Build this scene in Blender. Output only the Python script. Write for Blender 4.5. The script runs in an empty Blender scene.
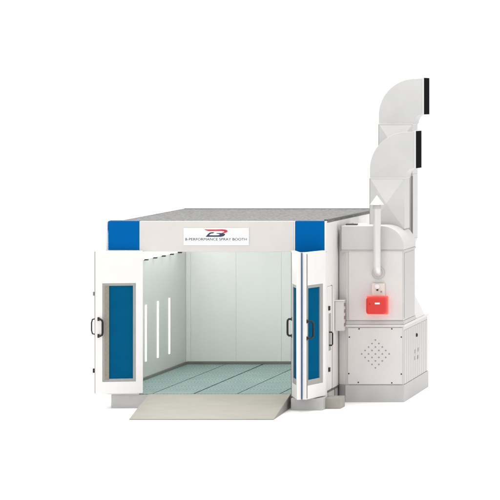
import bpy, bmesh, math
from mathutils import Vector, Matrix
R = math.radians
sc = bpy.context.scene
col = sc.collection

# ------------------------------------------------------------------ materials
def mat(name, rgb, rough=0.45, vary=0.05, scale=3.0, metal=0.0, spec=0.4, bump=0.0, bscale=60.0, emit=0.0, ecol=None, stretch=None):
    m = bpy.data.materials.new(name); m.use_nodes = True
    nt = m.node_tree; b = nt.nodes['Principled BSDF']
    b.inputs['Roughness'].default_value = rough
    b.inputs['Metallic'].default_value = metal
    b.inputs['Specular IOR Level'].default_value = spec
    tc = nt.nodes.new('ShaderNodeTexCoord')
    mp = nt.nodes.new('ShaderNodeMapping'); nt.links.new(tc.outputs['Object'], mp.inputs[0])
    if stretch: mp.inputs['Scale'].default_value = stretch
    n = nt.nodes.new('ShaderNodeTexNoise'); n.inputs['Scale'].default_value = scale; n.inputs['Detail'].default_value = 6
    nt.links.new(mp.outputs[0], n.inputs['Vector'])
    r = nt.nodes.new('ShaderNodeValToRGB')
    r.color_ramp.elements[0].position = 0.3; r.color_ramp.elements[1].position = 0.7
    r.color_ramp.elements[0].color = tuple(c*(1-vary) for c in rgb)+(1,)
    r.color_ramp.elements[1].color = tuple(min(1, c*(1+vary)) for c in rgb)+(1,)
    nt.links.new(n.outputs['Fac'], r.inputs[0]); nt.links.new(r.outputs[0], b.inputs['Base Color'])
    rr = nt.nodes.new('ShaderNodeMapRange'); rr.inputs['To Min'].default_value = max(0, rough-0.08); rr.inputs['To Max'].default_value = min(1, rough+0.08)
    nt.links.new(n.outputs['Fac'], rr.inputs['Value']); nt.links.new(rr.outputs[0], b.inputs['Roughness'])
    if bump:
        n2 = nt.nodes.new('ShaderNodeTexNoise'); n2.inputs['Scale'].default_value = bscale
        nt.links.new(mp.outputs[0], n2.inputs['Vector'])
        bp = nt.nodes.new('ShaderNodeBump'); bp.inputs['Strength'].default_value = bump; bp.inputs['Distance'].default_value = 0.01
        nt.links.new(n2.outputs['Fac'], bp.inputs['Height']); nt.links.new(bp.outputs[0], b.inputs['Normal'])
    if emit:
        b.inputs['Emission Color'].default_value = tuple(ecol or rgb)+(1,)
        b.inputs['Emission Strength'].default_value = emit
    return m

M = {}
M['white'] = mat('white door paint', (.745,.73,.712), .4, .02)
M['cream'] = mat('off white panel paint', (.60,.575,.555), .45, .025)
M['side'] = mat('off white side panel paint', (.75,.727,.713), .4, .03, stretch=(1,1,.25))
M['unit'] = mat('pale sheet metal paint', (.62,.592,.578), .4, .025)
M['unit_grey'] = mat('light grey sheet metal paint', (.54,.53,.515), .4, .03)
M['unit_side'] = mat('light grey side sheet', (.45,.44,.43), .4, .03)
M['duct'] = mat('galvanised pale duct sheet', (.53,.53,.52), .38, .03)
M['duct_light'] = mat('bright duct sheet', (.62,.62,.61), .38, .02)
M['blue'] = mat('blue corner paint', (.0,.104,.345), .5, .02, spec=.02)
M['pane'] = mat('dark blue glazing', (.002,.085,.185), .6, .05, scale=5, spec=.0)
M['frame'] = mat('grey aluminium frame', (.31,.31,.295), .45, .06, stretch=(6,6,1))
M['tan'] = mat('taupe gasket strip', (.25,.22,.175), .6, .12, scale=25)
M['black'] = mat('black plastic', (.005,.005,.006), .4, .1)
M['dark'] = mat('dark grey trim', (.10,.10,.095), .5, .1)
M['seal'] = mat('grey rubber seal', (.22,.215,.20), .6, .08)
M['bluesea'] = mat('navy rubber strip', (.02,.075,.24), .5, .05)
M['roof'] = mat('galvanised roof sheet', (.150,.150,.149), .6, .45, scale=16, spec=.2, stretch=(1.6,.5,1), bump=.12, bscale=30)
M['rooftrim'] = mat('roof edge trim', (.42,.41,.40), .5, .08)
M['plinth'] = mat('grey plinth paint', (.47,.465,.455), .55, .05, bump=.05)
M['step'] = mat('warm grey step', (.345,.33,.295), .7, .07, scale=9, bump=.12)
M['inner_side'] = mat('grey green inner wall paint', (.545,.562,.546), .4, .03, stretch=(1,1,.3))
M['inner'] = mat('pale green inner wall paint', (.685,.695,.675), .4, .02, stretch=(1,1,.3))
M['ceil'] = mat('white ceiling filter', (.75,.76,.74), .8, .03)
M['lamp'] = mat('lit tube cover', (.9,.9,.9), .4, .0, emit=4.5, ecol=(1,1,.98))
M['slit'] = mat('lit slot cover', (.9,.9,.9), .4, .0, emit=1.0, ecol=(1,1,1))
M['pit'] = mat('dark pit', (.05,.06,.06), .8, .1)
M['skirt'] = mat('dark skirting', (.16,.165,.15), .6, .1)
M['plate'] = mat('white name plate', (.90,.90,.89), .35, .01)
M['navy'] = mat('navy lettering', (.025,.035,.075), .5, .02)
M['red'] = mat('red logo paint', (.55,.02,.035), .5, .05)
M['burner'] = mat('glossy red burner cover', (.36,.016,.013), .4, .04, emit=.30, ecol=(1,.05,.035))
M['burner_edge'] = mat('red burner edge', (.45,.008,.008), .4, .05)
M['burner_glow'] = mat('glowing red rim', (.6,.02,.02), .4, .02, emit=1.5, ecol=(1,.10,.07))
M['pipe'] = mat('polished steel pipe', (.66,.655,.65), .3, .03, metal=.45, stretch=(1,1,.2))
M['flange'] = mat('steel flange', (.48,.46,.45), .4, .05)
M['mesh'] = mat('charcoal outlet mesh', (.012,.013,.014), .9, .3, scale=40, spec=0)
M['hole'] = mat('dark vent hole', (.26,.25,.24), .7, .2, scale=30)
M['label'] = mat('pale label', (.7,.62,.58), .5, .1)

def ramp_mat():
    m = mat('worn warm grey ramp sheet', (.312,.296,.254), .6, .07, scale=2.2, bump=.1, bscale=90, stretch=(1,2,1)); return m
M['ramp'] = ramp_mat()
M['ramp_side'] = mat('dark ramp cheek', (.24,.235,.22), .6, .06)

def grating_mat():
    m = bpy.data.materials.new('teal steel floor grating'); m.use_nodes = True
    nt = m.node_tree; b = nt.nodes['Principled BSDF']; b.inputs['Roughness'].default_value = .5
    b.inputs['Specular IOR Level'].default_value = .2
    tc = nt.nodes.new('ShaderNodeTexCoord')
    def math_(op, a, b=None):
        q = nt.nodes.new('ShaderNodeMath'); q.operation = op
        for k, v in enumerate((a, b)):
            if v is None: continue
            if isinstance(v, (int, float)): q.inputs[k].default_value = v
            else: nt.links.new(v, q.inputs[k])
        return q.outputs[0]
    sep = nt.nodes.new('ShaderNodeSeparateXYZ'); nt.links.new(tc.outputs['Object'], sep.inputs[0])
    X, Y = sep.outputs[0], sep.outputs[1]
    sc_ = math_('MULTIPLY', math_('COSINE', math_('MULTIPLY', Y, 2*math.pi/1.5)), .16)
    bars = math_('SINE', math_('MULTIPLY', math_('ADD', X, sc_), 2*math.pi/.062))
    cross = math_('SINE', math_('MULTIPLY', Y, 2*math.pi/.30))
    mmo = math_('ADD', math_('MULTIPLY', bars, .8), math_('MULTIPLY', cross, .12))
    class mm: outputs = [mmo]
    n = nt.nodes.new('ShaderNodeTexNoise'); n.inputs['Scale'].default_value = 2.5; n.inputs['Detail'].default_value = 5
    nt.links.new(tc.outputs['Object'], n.inputs['Vector'])
    ad = nt.nodes.new('ShaderNodeMath'); ad.operation = 'MULTIPLY_ADD'; ad.inputs[1].default_value = 1.5
    nt.links.new(n.outputs['Fac'], ad.inputs[0]); nt.links.new(mm.outputs[0], ad.inputs[2])
    r = nt.nodes.new('ShaderNodeValToRGB')
    r.color_ramp.elements[0].position = .55; r.color_ramp.elements[0].color = (.165,.255,.235,1)
    r.color_ramp.elements[1].position = 1.0; r.color_ramp.elements[1].color = (.30,.385,.37,1)
    mr = nt.nodes.new('ShaderNodeMapRange'); mr.inputs['From Min'].default_value = -.4; mr.inputs['From Max'].default_value = 1.6
    nt.links.new(ad.outputs[0], mr.inputs['Value']); nt.links.new(mr.outputs[0], r.inputs[0])
    nt.links.new(r.outputs[0], b.inputs['Base Color'])
    bp = nt.nodes.new('ShaderNodeBump'); bp.inputs['Strength'].default_value = .3; bp.inputs['Distance'].default_value = .01
    nt.links.new(mm.outputs[0], bp.inputs['Height']); nt.links.new(bp.outputs[0], b.inputs['Normal'])
    return m
M['grating'] = grating_mat()

# ------------------------------------------------------------------ mesh helpers
class MB:
    """collects shapes; build() links them as ONE mesh object"""
    def __init__(s): s.bm = bmesh.new()
    def box(s, x0, x1, y0, y1, z0, z1):
        v = [s.bm.verts.new(p) for p in ((x0,y0,z0),(x1,y0,z0),(x1,y1,z0),(x0,y1,z0),(x0,y0,z1),(x1,y0,z1),(x1,y1,z1),(x0,y1,z1))]
        for f in ((3,2,1,0),(4,5,6,7),(0,1,5,4),(1,2,6,5),(2,3,7,6),(3,0,4,7)): s.bm.faces.new([v[i] for i in f])
        return s
    def hexa(s, bottom, top):
        v = [s.bm.verts.new(p) for p in list(bottom)+list(top)]
        for f in ((3,2,1,0),(4,5,6,7),(0,1,5,4),(1,2,6,5),(2,3,7,6),(3,0,4,7)): s.bm.faces.new([v[i] for i in f])
        return s
    def ring(s, x0, x1, z0, z1, a0, a1, b0, b1, y0, y1):
        """a rectangular frame (outer x0..x1, z0..z1; hole a0..a1, b0..b1) with depth y0..y1, one watertight shape"""
        o = ((x0,z0),(x1,z0),(x1,z1),(x0,z1)); i = ((a0,b0),(a1,b0),(a1,b1),(a0,b1))
        V = lambda P, y: [s.bm.verts.new((p[0],y,p[1])) for p in P]
        of, jf, ob, jb = V(o,y0), V(i,y0), V(o,y1), V(i,y1)
        for k in range(4):
            n = (k+1) % 4
            s.bm.faces.new((of[k],of[n],jf[n],jf[k])); s.bm.faces.new((ob[n],ob[k],jb[k],jb[n]))
            s.bm.faces.new((of[n],of[k],ob[k],ob[n])); s.bm.faces.new((jf[k],jf[n],jb[n],jb[k]))
        return s
    def prism(s, pts, y0, y1):
        """polygon in X-Z (anticlockwise seen from -Y), extruded along Y"""
        a = [s.bm.verts.new((p[0],y0,p[1])) for p in pts]; b = [s.bm.verts.new((p[0],y1,p[1])) for p in pts]
        s.bm.faces.new(a); s.bm.faces.new(b[::-1])
        for k in range(len(pts)):
            n = (k+1) % len(pts); s.bm.faces.new((a[n],a[k],b[k],b[n]))
        return s
    def lathe(s, prof, c, axis='z', n=32):
        """profile of (r, h) turned about an axis through c"""
        rows = []
        for r, h in prof:
            row = []
            for k in range(n):
                t = 2*math.pi*k/n
                if axis == 'z': p = (c[0]+r*math.cos(t), c[1]+r*math.sin(t), c[2]+h)
                elif axis == 'y': p = (c[0]+r*math.cos(t), c[1]+h, c[2]+r*math.sin(t))
                else: p = (c[0]+h, c[1]+r*math.cos(t), c[2]+r*math.sin(t))
                row.append(s.bm.verts.new(p))
            rows.append(row)
        for a, b in zip(rows, rows[1:]):
            for k in range(n):
                m = (k+1) % n; s.bm.faces.new((a[k],a[m],b[m],b[k]))
        s.bm.faces.new(rows[0][::-1]); s.bm.faces.new(rows[-1])
        return s
    def tube(s, pts, r, n=12):
        pts = [Vector(p) for p in pts]; rows = []
        up = None
        for i, p in enumerate(pts):
            d = (pts[min(i+1,len(pts)-1)]-pts[max(i-1,0)]).normalized()
            if up is None:
                up = d.orthogonal().normalized()
            up = (up-d*up.dot(d)).normalized(); w = d.cross(up)
            rows.append([s.bm.verts.new(p+r*(math.cos(2*math.pi*k/n)*up+math.sin(2*math.pi*k/n)*w)) for k in range(n)])
        for a, b in zip(rows, rows[1:]):
            for k in range(n):
                m = (k+1) % n; s.bm.faces.new((a[k],a[m],b[m],b[k]))
        s.bm.faces.new(rows[0][::-1]); s.bm.faces.new(rows[-1])
        return s
    def build(s, name, m, parent=None, bevel=.006, smooth=False, loc=(0,0,0), rz=0):
        bmesh.ops.recalc_face_normals(s.bm, faces=s.bm.faces)
        me = bpy.data.meshes.new(name); s.bm.to_mesh(me); s.bm.free()
        o = bpy.data.objects.new(name, me); col.objects.link(o)
        for x in (m if isinstance(m, (list, tuple)) else [m]): me.materials.append(x)
        o.location = loc; o.rotation_euler = (0,0,rz)
        if parent: o.parent = parent
        if smooth:
            for p in me.polygons: p.use_smooth = True
            me.set_sharp_from_angle(angle=R(35))
        if bevel:
            b = o.modifiers.new('edge', 'BEVEL'); b.width = bevel; b.segments = 2; b.limit_method = 'ANGLE'; b.angle_limit = R(35)
            b.harden_normals = False
        return o

def thing(name, label, cat, loc=(0,0,0), group=None):
    o = bpy.data.objects.new(name, None); col.objects.link(o); o.location = loc
    o['label'] = label; o['category'] = cat
    if group: o['group'] = group
    return o
def tag(o, label, cat):
    o['label'] = label; o['category'] = cat; return o

# ------------------------------------------------------------------ ground
g = bpy.data.meshes.new('ground')
g.from_pydata([(-300,-120,0),(300,-120,0),(300,500,0),(-300,500,0)], [], [(0,1,2,3)])
go = bpy.data.objects.new('ground', g); col.objects.link(go); go['kind'] = 'structure'
g.materials.append(mat('white studio ground', (.95,.95,.95), .9, .005, spec=0))

# ------------------------------------------------------------------ the booth
W, DEP, FZ, RZ = 3.96, 6.43, .26, 3.372
HB = 2.84                                    # underside of the header
booth = thing('spray_booth', 'white walk-in spray paint booth with blue top corners and folding doors standing open', 'spray booth')

# header, corner blocks
MB().box(.565, 3.375, 0, .12, HB, RZ+.026).build('header_panel', M['cream'], booth)
c1 = MB().box(0, .562, -.004, .12, 2.875, RZ+.028).build('corner_panel', M['blue'], booth)
c2 = MB().box(3.40, 3.93, -.004, .12, 2.84, RZ+.028).build('corner_panel', M['blue'], booth)
for a, c in ((3.378,3.397),(3.933,W)): MB().box(a, c, -.006, .12, 2.84, RZ+.026).build('corner_trim', M['white'], booth, .003)
MB().box(-.016, .562, .0, .12, .246, 2.872).build('front_post', M['white'], booth)
MB().box(3.40, W, .0, .12, .02, 2.837).build('front_post', M['white'], booth)

MB().box(-.05, -.018, .03, .118, .248, RZ+.02).build('corner_trim', M['white'], booth, .003)

# name plate
pl = MB().box(1.377, 2.559, -.022, -.001, 2.965, 3.273).build('name_plate', M['plate'], booth, .003)
def logo(pts, name, m, y=-.026):
    k = .068/55
    q = [(1.377+(200-184)/55+x*k, 3.273-(226-228)/55-yy*k) for x, yy in pts][::-1]
    return MB().prism(q, y, -.0215).build(name, m, pl, 0)
logo([(86,158),(128,110),(150,94),(175,90),(216,91),(200,107),(170,110),(150,120),(138,134),(225,136),(275,134),(298,126),(285,117),(250,112),(240,104),(300,102),(345,106),(374,116),(368,134),(348,150),(312,158)], 'logo_mark', M['navy'])
logo([(62,46),(110,50),(230,50),(330,47),(385,53),(408,66),(410,80),(392,94),(350,106),(318,101),(352,92),(362,82),(350,74),(300,71),(125,72),(90,62)], 'logo_mark', M['red'])
fc = bpy.data.curves.new('lettering', 'FONT'); fc.body = 'B-PERFORMANCE SPRAY BOOTH'; fc.size = .075; fc.extrude = .002; fc.offset = 0
fo = bpy.data.objects.new('lettering', fc); col.objects.link(fo)
bpy.context.view_layer.update()
tm = bpy.data.meshes.new_from_object(fo.evaluated_get(bpy.context.evaluated_depsgraph_get()))
col.objects.unlink(fo); bpy.data.objects.remove(fo)
xs = [v.co.x for v in tm.vertices]; ys = [v.co.y for v in tm.vertices]
for v in tm.vertices:
    x = (v.co.x-min(xs))/(max(xs)-min(xs)); z = (v.co.y-min(ys))/(max(ys)-min(ys))
    v.co = Vector((1.377+1.6/55+x*1.118, -.0225-v.co.z-.002, 3.047+z*.046))
tm.materials.clear(); tm.materials.append(M['navy'])
to = bpy.data.objects.new('lettering', tm); col.objects.link(to); to.parent = pl

# roof with shallow standing seams and edge trim
r = MB().hexa([(0,.123,RZ-.006),(W,.123,RZ-.006),(W,DEP+.05,RZ-.006),(-.09,DEP+.05,RZ-.006)],[(0,.123,RZ+.03),(W,.123,RZ+.03),(W,DEP+.05,RZ+.03),(-.09,DEP+.05,RZ+.03)])
roof = r.build('roof', M['roof'], booth, .004)
MB().box(W-.05, W+.012, .1, DEP+.06, RZ+.031, RZ+.055).build('roof_trim', M['dark'], roof, .004)
MB().hexa([(-.02,.125,RZ+.031),(.235,.125,RZ+.031),(-.05,DEP+.06,RZ+.031),(-.10,DEP+.06,RZ+.031)],[(-.02,.125,RZ+.043),(.235,.125,RZ+.043),(-.05,DEP+.06,RZ+.043),(-.10,DEP+.06,RZ+.043)]).build('roof_trim', M['white'], roof, .003)
MB().box(-.045, W-.055, DEP+.0, DEP+.05, RZ+.031, RZ+.043).build('roof_trim', M['seal'], roof, .003)

# walls (outer skin painted, inner skin grey green)
lw = MB().box(-.05, -.036, .12, DEP+.05, .25, RZ-.008).build('side_wall', M['side'], booth, .003)
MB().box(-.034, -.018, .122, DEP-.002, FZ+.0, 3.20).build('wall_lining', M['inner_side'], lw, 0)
bw = MB().box(-.034, W-.02, DEP+.022, DEP+.05, .03, RZ-.008).build('back_wall', M['side'], booth, .003)
x = [-.018, .08, 1.0, 1.92, 2.84, W-.06]
b = MB()
for a, c in zip(x, x[1:]): b.box(a+.0008, c-.0008, DEP, DEP+.02, FZ, 3.20)
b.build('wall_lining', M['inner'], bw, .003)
rw = MB().box(W-.03, W-.012, .122, DEP+.05, .27, RZ-.008).build('side_wall', M['side'], booth, .003)
b = MB(); y = [.62, 1.05, 1.75, 2.6, 3.5, 4.5, 5.5, DEP+.04]
b.box(W-.011, W, .125, .62-.004, 2.205, RZ-.01)
for a, c in zip(y, y[1:]): b.box(W-.011, W, a+.004, c-.004, .30, RZ-.01)
b.build('cladding_panel', M['side'], rw, .004)
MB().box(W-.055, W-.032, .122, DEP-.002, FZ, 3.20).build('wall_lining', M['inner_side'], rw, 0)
MB().box(W-.012, W+.010, .125, DEP+.04, .266, .292).build('sill_trim', M['dark'], rw, .004)
MB().box(-.016, W-.057, .13, DEP-.003, 3.21, 3.26).build('ceiling_panel', M['ceil'], booth, 0)

# skirting inside
MB().box(-.017, .015, .13, DEP-.03, FZ+.004, FZ+.05).build('skirting', M['skirt'], booth, .002)
MB().box(.016, W-.06, DEP-.028, DEP-.003, FZ+.004, FZ+.055).build('skirting', M['skirt'], booth, .002)

# slanted ceiling lamp along the left wall, with black clips on its lower edge
def prism_xz(pts, y0, y1): return MB().prism(pts, y0, y1)
lamp = prism_xz([(-.016,2.56),(.50,3.10),(.50,3.205),(-.016,3.205)], .2, DEP-.8).build('ceiling_light', M['lamp'], booth, 0)
for yy in (.71,1.43,2.15,2.87,3.60,4.32,5.03,5.75):
    MB().box(-.014, .055, yy-.035, yy+.035, 2.54, 2.57).build('clip', M['black'], lamp, .004)
# the same on the right
prism_xz([(W-.57,3.10),(W-.06,2.56),(W-.06,3.205),(W-.57,3.205)], .2, DEP-.8).build('ceiling_light', M['lamp'], booth, 0)
# upright lit slots in the left wall
for yy, z0, z1 in ((2.97,.60,1.68),(3.96,.59,1.69),(4.94,.585,1.69)):
    w = MB().box(-.017, -.008, yy-.055, yy+.055, z0, z1).build('wall_light', M['slit'], booth, .002)

# floor gratings over a dark pit
MB().box(-.015, W-.06, .125, DEP-.004, FZ-.024, FZ-.015).build('floor_pit', M['pit'], booth, 0)
xs_ = [-.014, .80, 1.555, 2.345, 3.12, W-.06]
gap = [.0, .013, .02, .013, .013, .0]
for k in range(5):
    m = MB().box(xs_[k]+gap[k], xs_[k+1]-gap[k+1], .125 if k == 0 else .012, DEP-.005, FZ-.012, FZ)
    if k == 0: m.box(.57, xs_[1]-gap[1], .012, .1245, FZ-.012, FZ)
    m.build('floor_grating', M['grating'], booth, 0)

# plinth
MB().box(.05, 3.395, .006, .12, 0, FZ-.016).build('plinth', M['plinth'], booth)
MB().box(3.40, 3.975, -.42, .015, 0, .215).build('plinth', M['plinth'], booth)
p = MB().box(.055, .12, .125, DEP+.03, 0, .233)
p.build('plinth', M['plinth'], booth)
MB().box(3.55, W-.006, .02, DEP+.03, 0, .262).build('plinth', M['plinth'], booth)
MB().box(W-.005, W+.008, .90, .94, 0, .262).build('plinth_bracket', M['seal'], booth, .003)

# folding door leaves --------------------------------------------------
def handle(parent, u, z, lean, y=0):
    pts = []
    h, d = .15, .075
    P = [(0,0,-h),(lean*.5,-d*.7,-h),(lean*.9,-d*.95,-h*.86),(lean,-d,-h*.65),(lean,-d,h*.65),(lean*.9,-d*.95,h*.86),(lean*.5,-d*.7,h),(0,0,h)]
    m = MB().tube([(u+a, y+bb, z+cc) for a, bb, cc in P], .019, 10)
    m.box(u-.018, u+.018, y-.012, y, z-h-.035, z-h+.03); m.box(u-.018, u+.018, y-.012, y, z+h-.03, z+h+.035)
    return m.build('handle', M['black'], parent, 0, True)

def leaf(loc, rz, w, z0, z1, fr, gl, fz, gz, tan=None, seal=None, lean=.07, hu=.05, t=.075, hz=1.48):
    d = MB().ring(0, w, z0, z1, fr[0], fr[1], fz[0], fz[1], 0, t).build('folding_door', M['white'], booth, .006, loc=(loc[0],loc[1],0), rz=rz)
    f = MB().ring(fr[0]+.001, fr[1]-.001, fz[0]+.001, fz[1]-.001, gl[0], gl[1], gz[0], gz[1], .006, t-.006).build('window_frame', M['frame'], d, .004)
    MB().box(gl[0]+.001, gl[1]-.001, t*.35, t*.6, gz[0]+.001, gz[1]-.001).build('window_pane', M['pane'], d, 0)
    if tan: MB().box(tan[0], tan[1], -.001, .0055, gz[0]-.02, gz[1]+.0).build('gasket', M['tan'], d, 0)
    if seal is not None:
        for zz0, zz1 in ((z0+.02, 1.30), (1.66, z1-.03)):
            MB().box(seal, seal+.016, -.010, -.0005, zz0, zz1).build('door_seal', M['seal'], d, 0)
    handle(d, hu, hz, lean)
    return d

ang = math.atan2(.16, .825)
L1 = leaf((-.182,-.22), ang, .84, .278, 2.863, (.127,.716), (.245,.665), (.492,2.276), (.546,2.231), tan=(.165,.243), seal=None, lean=.075, hu=.058)
MB().box(-.012, -.001, .012, .06, .285, 2.855).build('door_seal', M['seal'], L1, 0)
# the leaf folded behind it
off = Vector((-.045*math.cos(ang)-.09*math.sin(ang), -.045*math.sin(ang)+.09*math.cos(ang)))
L2 = MB().box(.035, .80, .0, .05, .285, 2.858).build('folding_door', M['white'], booth, .006, loc=(-.182+off.x,-.22+off.y,0), rz=ang)
MB().tube([(.035,.02,1.35),(-.01,.02,1.36),(-.025,.02,1.42),(-.025,.02,1.56),(-.01,.02,1.62),(.035,.02,1.63)], .013, 10).build('handle', M['black'], L2, 0, True)
MB().box(-.004,.036,.005,.045,.65,.73).build('latch', M['black'], L2, .004)
MB().box(.0,.034,.012,.038,2.05,2.12).build('latch', M['seal'], L2, .004)

B1 = leaf((3.752,-.84), math.atan2(.81,.208), .836, .232, 2.868, (.05,.72), (.10,.60), (.478,2.272), (.575,2.22), seal=.02, lean=.11, hu=.03)
A1 = leaf((3.35,-.11), math.atan2(-.75,.24), .787, .232, 2.868, (.12,.69), (.17,.64), (.478,2.272), (.575,2.22), seal=.03, lean=-.03, hu=.07)
MB().box(3.665, 3.675, -.853, -.80, .24, 2.86).build('fold_hinge', M['bluesea'], booth, 0)

# narrow side door in the right wall
sd = MB().box(W-.010, W+.006, .135, .585, .31, 2.19).build('side_door', M['white'], booth, .005)
MB().box(W-.010, W+.009, .588, .612, .302, 2.20).build('door_frame', M['seal'], sd, .002)
MB().box(W+.0065, W+.010, .24, .46, 1.02, 1.70).build('window_pane', M['frame'], sd, .002)
for zz in (1.80, .68): MB().box(W+.006, W+.035, .19, .27, zz-.04, zz+.04).build('latch', M['black'], sd, .006)
MB().tube([(W+.005,.27,1.12),(W+.055,.27,1.12),(W+.07,.27,1.14),(W+.07,.27,1.34),(W+.055,.27,1.36),(W+.005,.27,1.36)], .014, 10).build('handle', M['black'], sd, 0, True)

# ------------------------------------------------------------------ ramp
rt = thing('entry_ramp', 'warm grey sloping entry ramp laid in front of the open doorway', 'ramp', (2.1,-1.06,0))
def rel(P, o): return [(a-o[0], b-o[1], c-o[2]) for a, b, c in P]
o0 = (2.1,-1.06,0)
fl, fr_, bl, br = (.89,-2.13), (3.42,-2.13), (.735,.008), (3.315,.008)
MB().hexa(rel([(*fl,.003),(*fr_,.003),(*br,.225),(*bl,.225)],o0), rel([(*fl,.018),(*fr_,.018),(*br,.255),(*bl,.255)],o0)).build('ramp_deck', M['ramp'], rt, .003)
def cheek(a, b2):
    d = .03
    return MB().hexa(rel([(a[0]-d,a[1]+.1,.001),(a[0],a[1]+.1,.001),(b2[0],b2[1]-.004,.001),(b2[0]-d,b2[1]-.004,.001)],o0),
                     rel([(a[0]-d,a[1]+.1,.010),(a[0],a[1]+.1,.010),(b2[0],b2[1]-.004,.221),(b2[0]-d,b2[1]-.004,.221)],o0))
cheek((fr_[0]-.012,fr_[1]),(br[0]-.004,br[1])).build('ramp_side', M['ramp_side'], rt, 0)
cheek((fl[0]+.04,fl[1]),(bl[0]+.034,bl[1])).build('ramp_side', M['ramp_side'], rt, 0)

# step outside the side door
tag(MB().box(-.1375,.1375,-.24,.24,.001,.196).build('step_block', M['step'], None, .012, loc=(4.1095,.10,0)),
    'small warm grey step block on the ground below the narrow side door', 'step')

# ------------------------------------------------------------------ control cabinet on the side wall
cc = thing('control_cabinet', 'slim white control cabinet fixed to the right outer wall beside the heating unit', 'control cabinet', (W,.9,1.335))
cb = MB().box(.004,.165,0,.2,0,.55).build('cabinet_body', M['unit'], cc, .006)
MB().box(.012,.157,-.008,-.0005,.012,.538).build('cabinet_door', M['unit'], cc, .004)
MB().box(.0,.172,-.014,.2,.552,.566).build('cabinet_lid', M['white'], cc, .003)
for zz in (.11,.24,.36,.48):
    MB().box(.1655,.178,.05,.14,zz-.03,zz+.03).build('switch', M['seal'], cc, .006)

# ------------------------------------------------------------------ heating unit
UX0, UX1, UY, ZL, ZT = 4.13, 5.204, 1.13, 1.39, 2.82
UD, LD = 2.59, 4.26
hu = thing('heating_unit', 'tall pale grey heating unit with rounded hood standing right of the booth', 'heating unit')
MB().box(UX0-.012, UX1+.006, UY-.012, LD+.01, 0, .315).build('base', M['plinth'], hu, .006)
lc = MB().box(UX0, UX1-.012, UY+.012, LD, .317, ZL).build('lower_cabinet', M['unit_grey'], hu, .004)
MB().box(UX0+.035, UX1-.03, UY-.006, UY+.011, .33, ZL-.012).build('access_panel', M['unit'], lc, .005)
def px(xx, yy, s=53.9): return 13.85-(870-xx)/s, 5.51-(yy-105)/s
sk = MB()
for a, b_ in ((359.3,328.8),(392,328.8),(349.6,337),(401.5,337),(349,373.5),(401.5,374),(358.5,382.3),(392,382.8)):
    X, Z = px(a, b_); sk = MB().lathe([(.013,0),(.013,-.006),(.007,-.010)], (X, UY-.0055, Z), 'y', 12); sk.build('screw', M['black'], lc, 0)
cx, cz = px(375.6, 353.9)
v0 = MB().lathe([(.0145,0),(.0145,-.003)], (0,0,0), 'y', 12).build('vent_hole', M['hole'], lc, 0)
for i in range(5):
    for j in range(5):
        v = v0 if i+j == 0 else v0.copy()
        if i+j: col.objects.link(v); v.parent = lc
        v.location = (cx+(i-j)*.0637, UY-.0062, cz+(i+j-4)*.0645)
# ribbed right side
rb = MB()
n = 11
for k in range(n):
    a = UY+.06+(LD-UY-.1)*k/n; c = a+(LD-UY-.1)/n
    rb.hexa([(UX1-.011,a+.01,.325),(UX1-.002,a+.035,.325),(UX1-.002,c-.035,.325),(UX1-.011,c-.01,.325)],
            [(UX1-.011,a+.01,ZL-.07),(UX1-.002,a+.035,ZL-.07),(UX1-.002,c-.035,ZL-.07),(UX1-.011,c-.01,ZL-.07)])
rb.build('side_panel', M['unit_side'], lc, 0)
def ypos(xx, X=UX1): return 56*((13.85-X)*55/(870-xx)-1)
MB().lathe([(.035,0),(.035,.02),(.02,.03)], (UX1-.003, ypos(416.4), 5.51-(335-105)*(13.85-UX1)/(870-416.4)), 'x', 16).build('lock', M['black'], lc, 0)
for xx, yy in ((415.2,351.5),(418.3,349.5),(415,358),(418,357)):
    Y = ypos(xx); Z = 5.51-(yy-105)*(13.85-UX1)/(870-xx)
    MB().box(UX1-.003,UX1+.006,Y-.05,Y+.05,Z-.035,Z+.035).build('latch', M['frame'], lc, .003)
# ledge between lower and upper body
MB().box(UX0-.01, UX1+.012, UY-.014, LD+.012, ZL+.002, ZL+.045).build('ledge', M['unit'], hu, .006)
MB().box(UX0-.004, UX1+.002, UY-.004, UD+.01, ZL+.047, ZL+.115).build('ledge_rail', M['plinth'], hu, .008)
ub = MB().box(UX0-.002, UX1-.012, UY+.012, UD, ZL+.117, ZT-.002).build('upper_body', M['unit_grey'], hu, .004)
MB().box(UX0+.05, UX1-.028, UY-.002, UY+.011, ZL+.13, ZT-.02).build('access_panel', M['unit'], ub, .006)
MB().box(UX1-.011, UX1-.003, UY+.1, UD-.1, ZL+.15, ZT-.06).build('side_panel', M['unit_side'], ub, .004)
# hood with one rounded shoulder
rad = .41
HX0, HT = 4.045, 3.265
arc = [(UX1-rad+rad*math.sin(R(t)), HT-rad+rad*math.cos(R(t))) for t in range(0, 91, 6)]
pts = [(HX0,ZT),(UX1,ZT)]+arc[::-1]+[(HX0,HT)]
hood = MB().prism(pts, UY, UD).build('hood', M['unit_grey'], hu, .004, True)
MB().box(HX0-.004, UX1+.012, UY-.012, UD+.006, ZT-.028, ZT-.003).build('hood_rail', M['plinth'], hood, .004)
MB().box(HX0+.02, 4.27, UY+.35, UY+.5, HT+.001, HT+.03).build('hood_flange', M['dark'], hood, .003)
def plenum(z0, z1, xe): return MB().hexa([(W+.014,1.30,z0),(xe,1.16,z0),(xe,3.9,z0),(W+.014,3.9,z0)],[(W+.014,1.30,z1),(xe,1.16,z1),(xe,3.9,z1),(W+.014,3.9,z1)])
plenum(.318, 3.2, UX0-.003).build('joining_plenum', M['side'], hu, .003)
plenum(.002, .316, UX0-.013).build('plenum_base', M['plinth'], hu, .003)
MB().box(HX0-.02, HX0-.002, UY+.01, UD-.1, ZT-.02, HT+.01).build('hood_flange', M['frame'], hood, .003)
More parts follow.
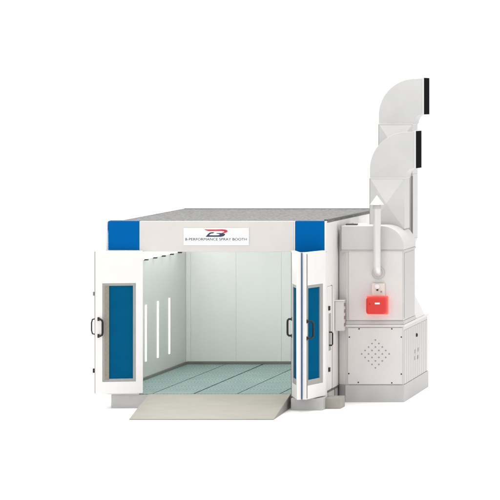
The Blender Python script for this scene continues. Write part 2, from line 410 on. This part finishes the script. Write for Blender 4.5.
# sloping hopper at the rear, under the rear duct
MB().hexa([(4.25,2.75,ZL+.047),(UX1-.004,2.75,ZL+.047),(UX1-.004,3.85,ZL+.047),(4.25,3.85,ZL+.047)],
          [(4.44,3.06,1.92),(4.99,3.06,1.92),(4.99,3.68,1.92),(4.44,3.68,1.92)]).build('hopper', M['duct_light'], hu, .004)

# ------------------------------------------------------------------ exhaust ducts
DX0, DX1, DW = 4.434, 5.083, .64
def crossbreak(mb, P, c, depth):
    """a sheet panel with corners P, creased to its raised centre"""
    vs = [mb.bm.verts.new(p) for p in P]; cv = mb.bm.verts.new(c)
    for k in range(4): mb.bm.faces.new((vs[k], vs[(k+1)%4], cv))
def duct(Y, zb, ze, label):
    t = thing('exhaust_duct', label, 'duct', (0,0,0), 'exhaust ducts with sideways elbows')
    Y1 = Y+DW
    # creased square section below the elbow
    z0 = ze-.96
    m = MB()
    yc = Y-.13
    f0 = [(DX0,Y,z0),(DX1,Y,z0),(DX1,Y,ze),(DX0,Y,ze)]
    V = [m.bm.verts.new(p) for p in f0]; K = [m.bm.verts.new((p[0],Y1,p[2])) for p in f0]
    cv = m.bm.verts.new(((DX0+DX1)/2, yc, (z0+ze)/2))
    for k in range(4): m.bm.faces.new((V[k],V[(k+1)%4],cv))
    m.bm.faces.new((V[1],K[1],K[2],V[2])); m.bm.faces.new((V[0],V[3],K[3],K[0])); m.bm.faces.new(K[::-1]); m.bm.faces.new((V[3],V[2],K[2],K[3])); m.bm.faces.new((V[0],K[0],K[1],V[1]))
    m.build('duct_section', M['duct'], t, .002)
    if zb < z0-.01:
        zt = max(zb, 2.95) if zb < 2.9 else zb
        m = MB().box(DX0, DX1, Y, Y1, zt, z0-.002)
        m.build('duct_section', M['duct'], t, .003)
        if zb < 2.9:
            MB().hexa([(4.44,Y+.01,2.72),(4.99,Y+.01,2.72),(4.99,Y1-.01,2.72),(4.44,Y1-.01,2.72)], [(DX0,Y,2.948),(DX1,Y,2.948),(DX1,Y1,2.948),(DX0,Y1,2.948)]).build('duct_reducer', M['duct'], t, .003)
            MB().box(4.44, 4.99, Y+.01, Y1-.01, zb, 2.718).build('duct_section', M['duct'], t, .003)
    MB().box(DX0-.009, DX0-.001, Y+.0, Y+.03, z0, ze-.013).build('seam_shade_strip', M['frame'], t, 0)
    if zb < 2.9: MB().box(DX1-.022, DX1+.004, Y-.02, Y-.002, 2.95, 4.15).build('seam_shade_strip', M['seal'], t, .003)  # dark strip standing in for the shade between the two ducts, no real seam
    # elbow
    cxx, ri, ro = 5.27, .18, .865
    zb0 = ze+.012
    inner = [(cxx-.165*math.cos(R(a)), zb0+ri*math.sin(R(a))) for a in range(0, 91, 5)]
    outer = [(DX0, zb0)]+[(DX0+.70-.70*math.cos(R(a)), zb0+.155+.70*math.sin(R(a))) for a in range(0, 91, 3)]+[(cxx, zb0+ro)]
    m = MB().prism(outer[::-1]+[outer[0]][:0]+inner, Y, Y1)
    e = m.build('elbow', M['duct'], t, .003, True)
    MB().box(DX0-.008, DX1+.008, Y-.008, Y1+.008, ze-.012, ze+.011).build('joint_flange', M['duct_light'], t, .003)
    za, zc = ze+.012+ri, ze+.012+ro
    o = MB().ring(Y-.012, Y1+.012, za-.012, zc+.012, Y+.03, Y1-.03, za+.03, zc-.03, 0, .03)
    for v in o.bm.verts: v.co = Vector((cxx+.0+v.co.y, v.co.x, v.co.z))
    o.build('outlet_flange', M['duct_light'], e, .003)
    # dark outlet screen set just proud of the flange
    MB().box(cxx+.0305, cxx+.04, Y-.008, Y1+.008, za-.008, zc+.008).build('outlet_screen', M['mesh'], e, 0)
    return t
duct(2.0, HT+.003, 4.135, 'lower of two pale elbow ducts, in front, standing on the rounded hood')
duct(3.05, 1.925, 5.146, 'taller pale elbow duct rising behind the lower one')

# ------------------------------------------------------------------ flue pipe
fp = thing('flue_pipe', 'thin bright upright flue pipe with cone cap in front of the hood', 'flue pipe', (4.73,.97,2.40))
path = [(0,0,1.22),(0,0,.12)]+[(0,.10-.10*math.cos(R(a)),.12-.0-.12*math.sin(R(a))) for a in range(15,91,15)]+[(0,.152,0)]
MB().tube(path, .071, 28).build('pipe', M['pipe'], fp, 0, True)
MB().lathe([(.115,.145),(.115,.12),(.102,.108),(.073,.108)], (0,0,0), 'y', 28).build('flange', M['flange'], fp, 0, True)
MB().lathe([(.125,1.262),(.132,1.268),(.012,1.43),(.004,1.435)], (0,0,0), 'z', 28).build('cone_cap', M['pipe'], fp, 0, True)
MB().lathe([(.079,1.19),(.079,1.23),(.070,1.262)], (0,0,0), 'z', 28).build('collar', M['flange'], fp, 0, True)

# ------------------------------------------------------------------ burner
bn = thing('burner', 'glowing red burner box mounted on the front of the heating unit', 'burner', (4.72,1.125,1.80))
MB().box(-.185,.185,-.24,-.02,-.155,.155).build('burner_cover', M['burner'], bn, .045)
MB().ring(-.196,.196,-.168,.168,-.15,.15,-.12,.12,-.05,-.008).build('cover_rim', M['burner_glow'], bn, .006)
MB().box(-.10,.135,-.06,-.003,.172,.405).build('mounting_plate', M['label'], bn, .006)
MB().lathe([(.045,0),(.045,-.03),(.03,-.04)], (.0,-.06,.345), 'y', 20).build('knob', M['white'], bn, 0, True)
MB().lathe([(.018,0),(.018,-.025)], (.005,-.061,.285), 'y', 16).build('bolt', M['black'], bn, 0)
MB().lathe([(.014,0),(.014,-.02)], (.075,-.061,.25), 'y', 16).build('bolt', M['seal'], bn, 0)
MB().box(-.015,.075,-.2445,-.2405,.03,.06).build('sticker', M['plate'], bn, 0)
MB().box(-.125,-.095,-.2445,-.2405,.02,.05).build('indicator', M['burner_edge'], bn, 0)

# ------------------------------------------------------------------ light
w = bpy.data.worlds.new('World'); sc.world = w; w.use_nodes = True
bg = w.node_tree.nodes['Background']; bg.inputs[0].default_value = (1,1,1,1); bg.inputs[1].default_value = 1.08
def area(name, loc, target, size, power):
    l = bpy.data.lights.new(name, 'AREA'); l.shape = 'DISK'; l.size = size; l.energy = power; l.color = (1,.985,.97)
    o = bpy.data.objects.new(name, l); col.objects.link(o); o.location = loc
    o.rotation_euler = (Vector(target)-Vector(loc)).to_track_quat('-Z','Y').to_euler(); return o
area('overhead_softbox', (2.5,3,17), (2.5,2,0), 14, 3000)
area('front_softbox', (-6,-22,9), (2,0,1.5), 8, 480)

# ------------------------------------------------------------------ camera
cd = bpy.data.cameras.new('camera'); co = bpy.data.objects.new('camera', cd); col.objects.link(co)
co.location = (13.85,-56,5.51); co.rotation_euler = (R(90),0,0)
cd.sensor_width = 36; cd.lens = 55*56/500*36; cd.shift_x = -(870-250)/500; cd.shift_y = -(250-105)/500
cd.clip_start = 1; cd.clip_end = 2000
sc.camera = co
sc.view_settings.view_transform = 'Standard'; sc.view_settings.look = 'None'; sc.view_settings.exposure = 0; sc.view_settings.gamma = 1
sc.render.engine = 'CYCLES'; sc.cycles.use_denoising = True
sc.cycles.max_bounces = 10; sc.cycles.diffuse_bounces = 6; sc.cycles.sample_clamp_indirect = 6
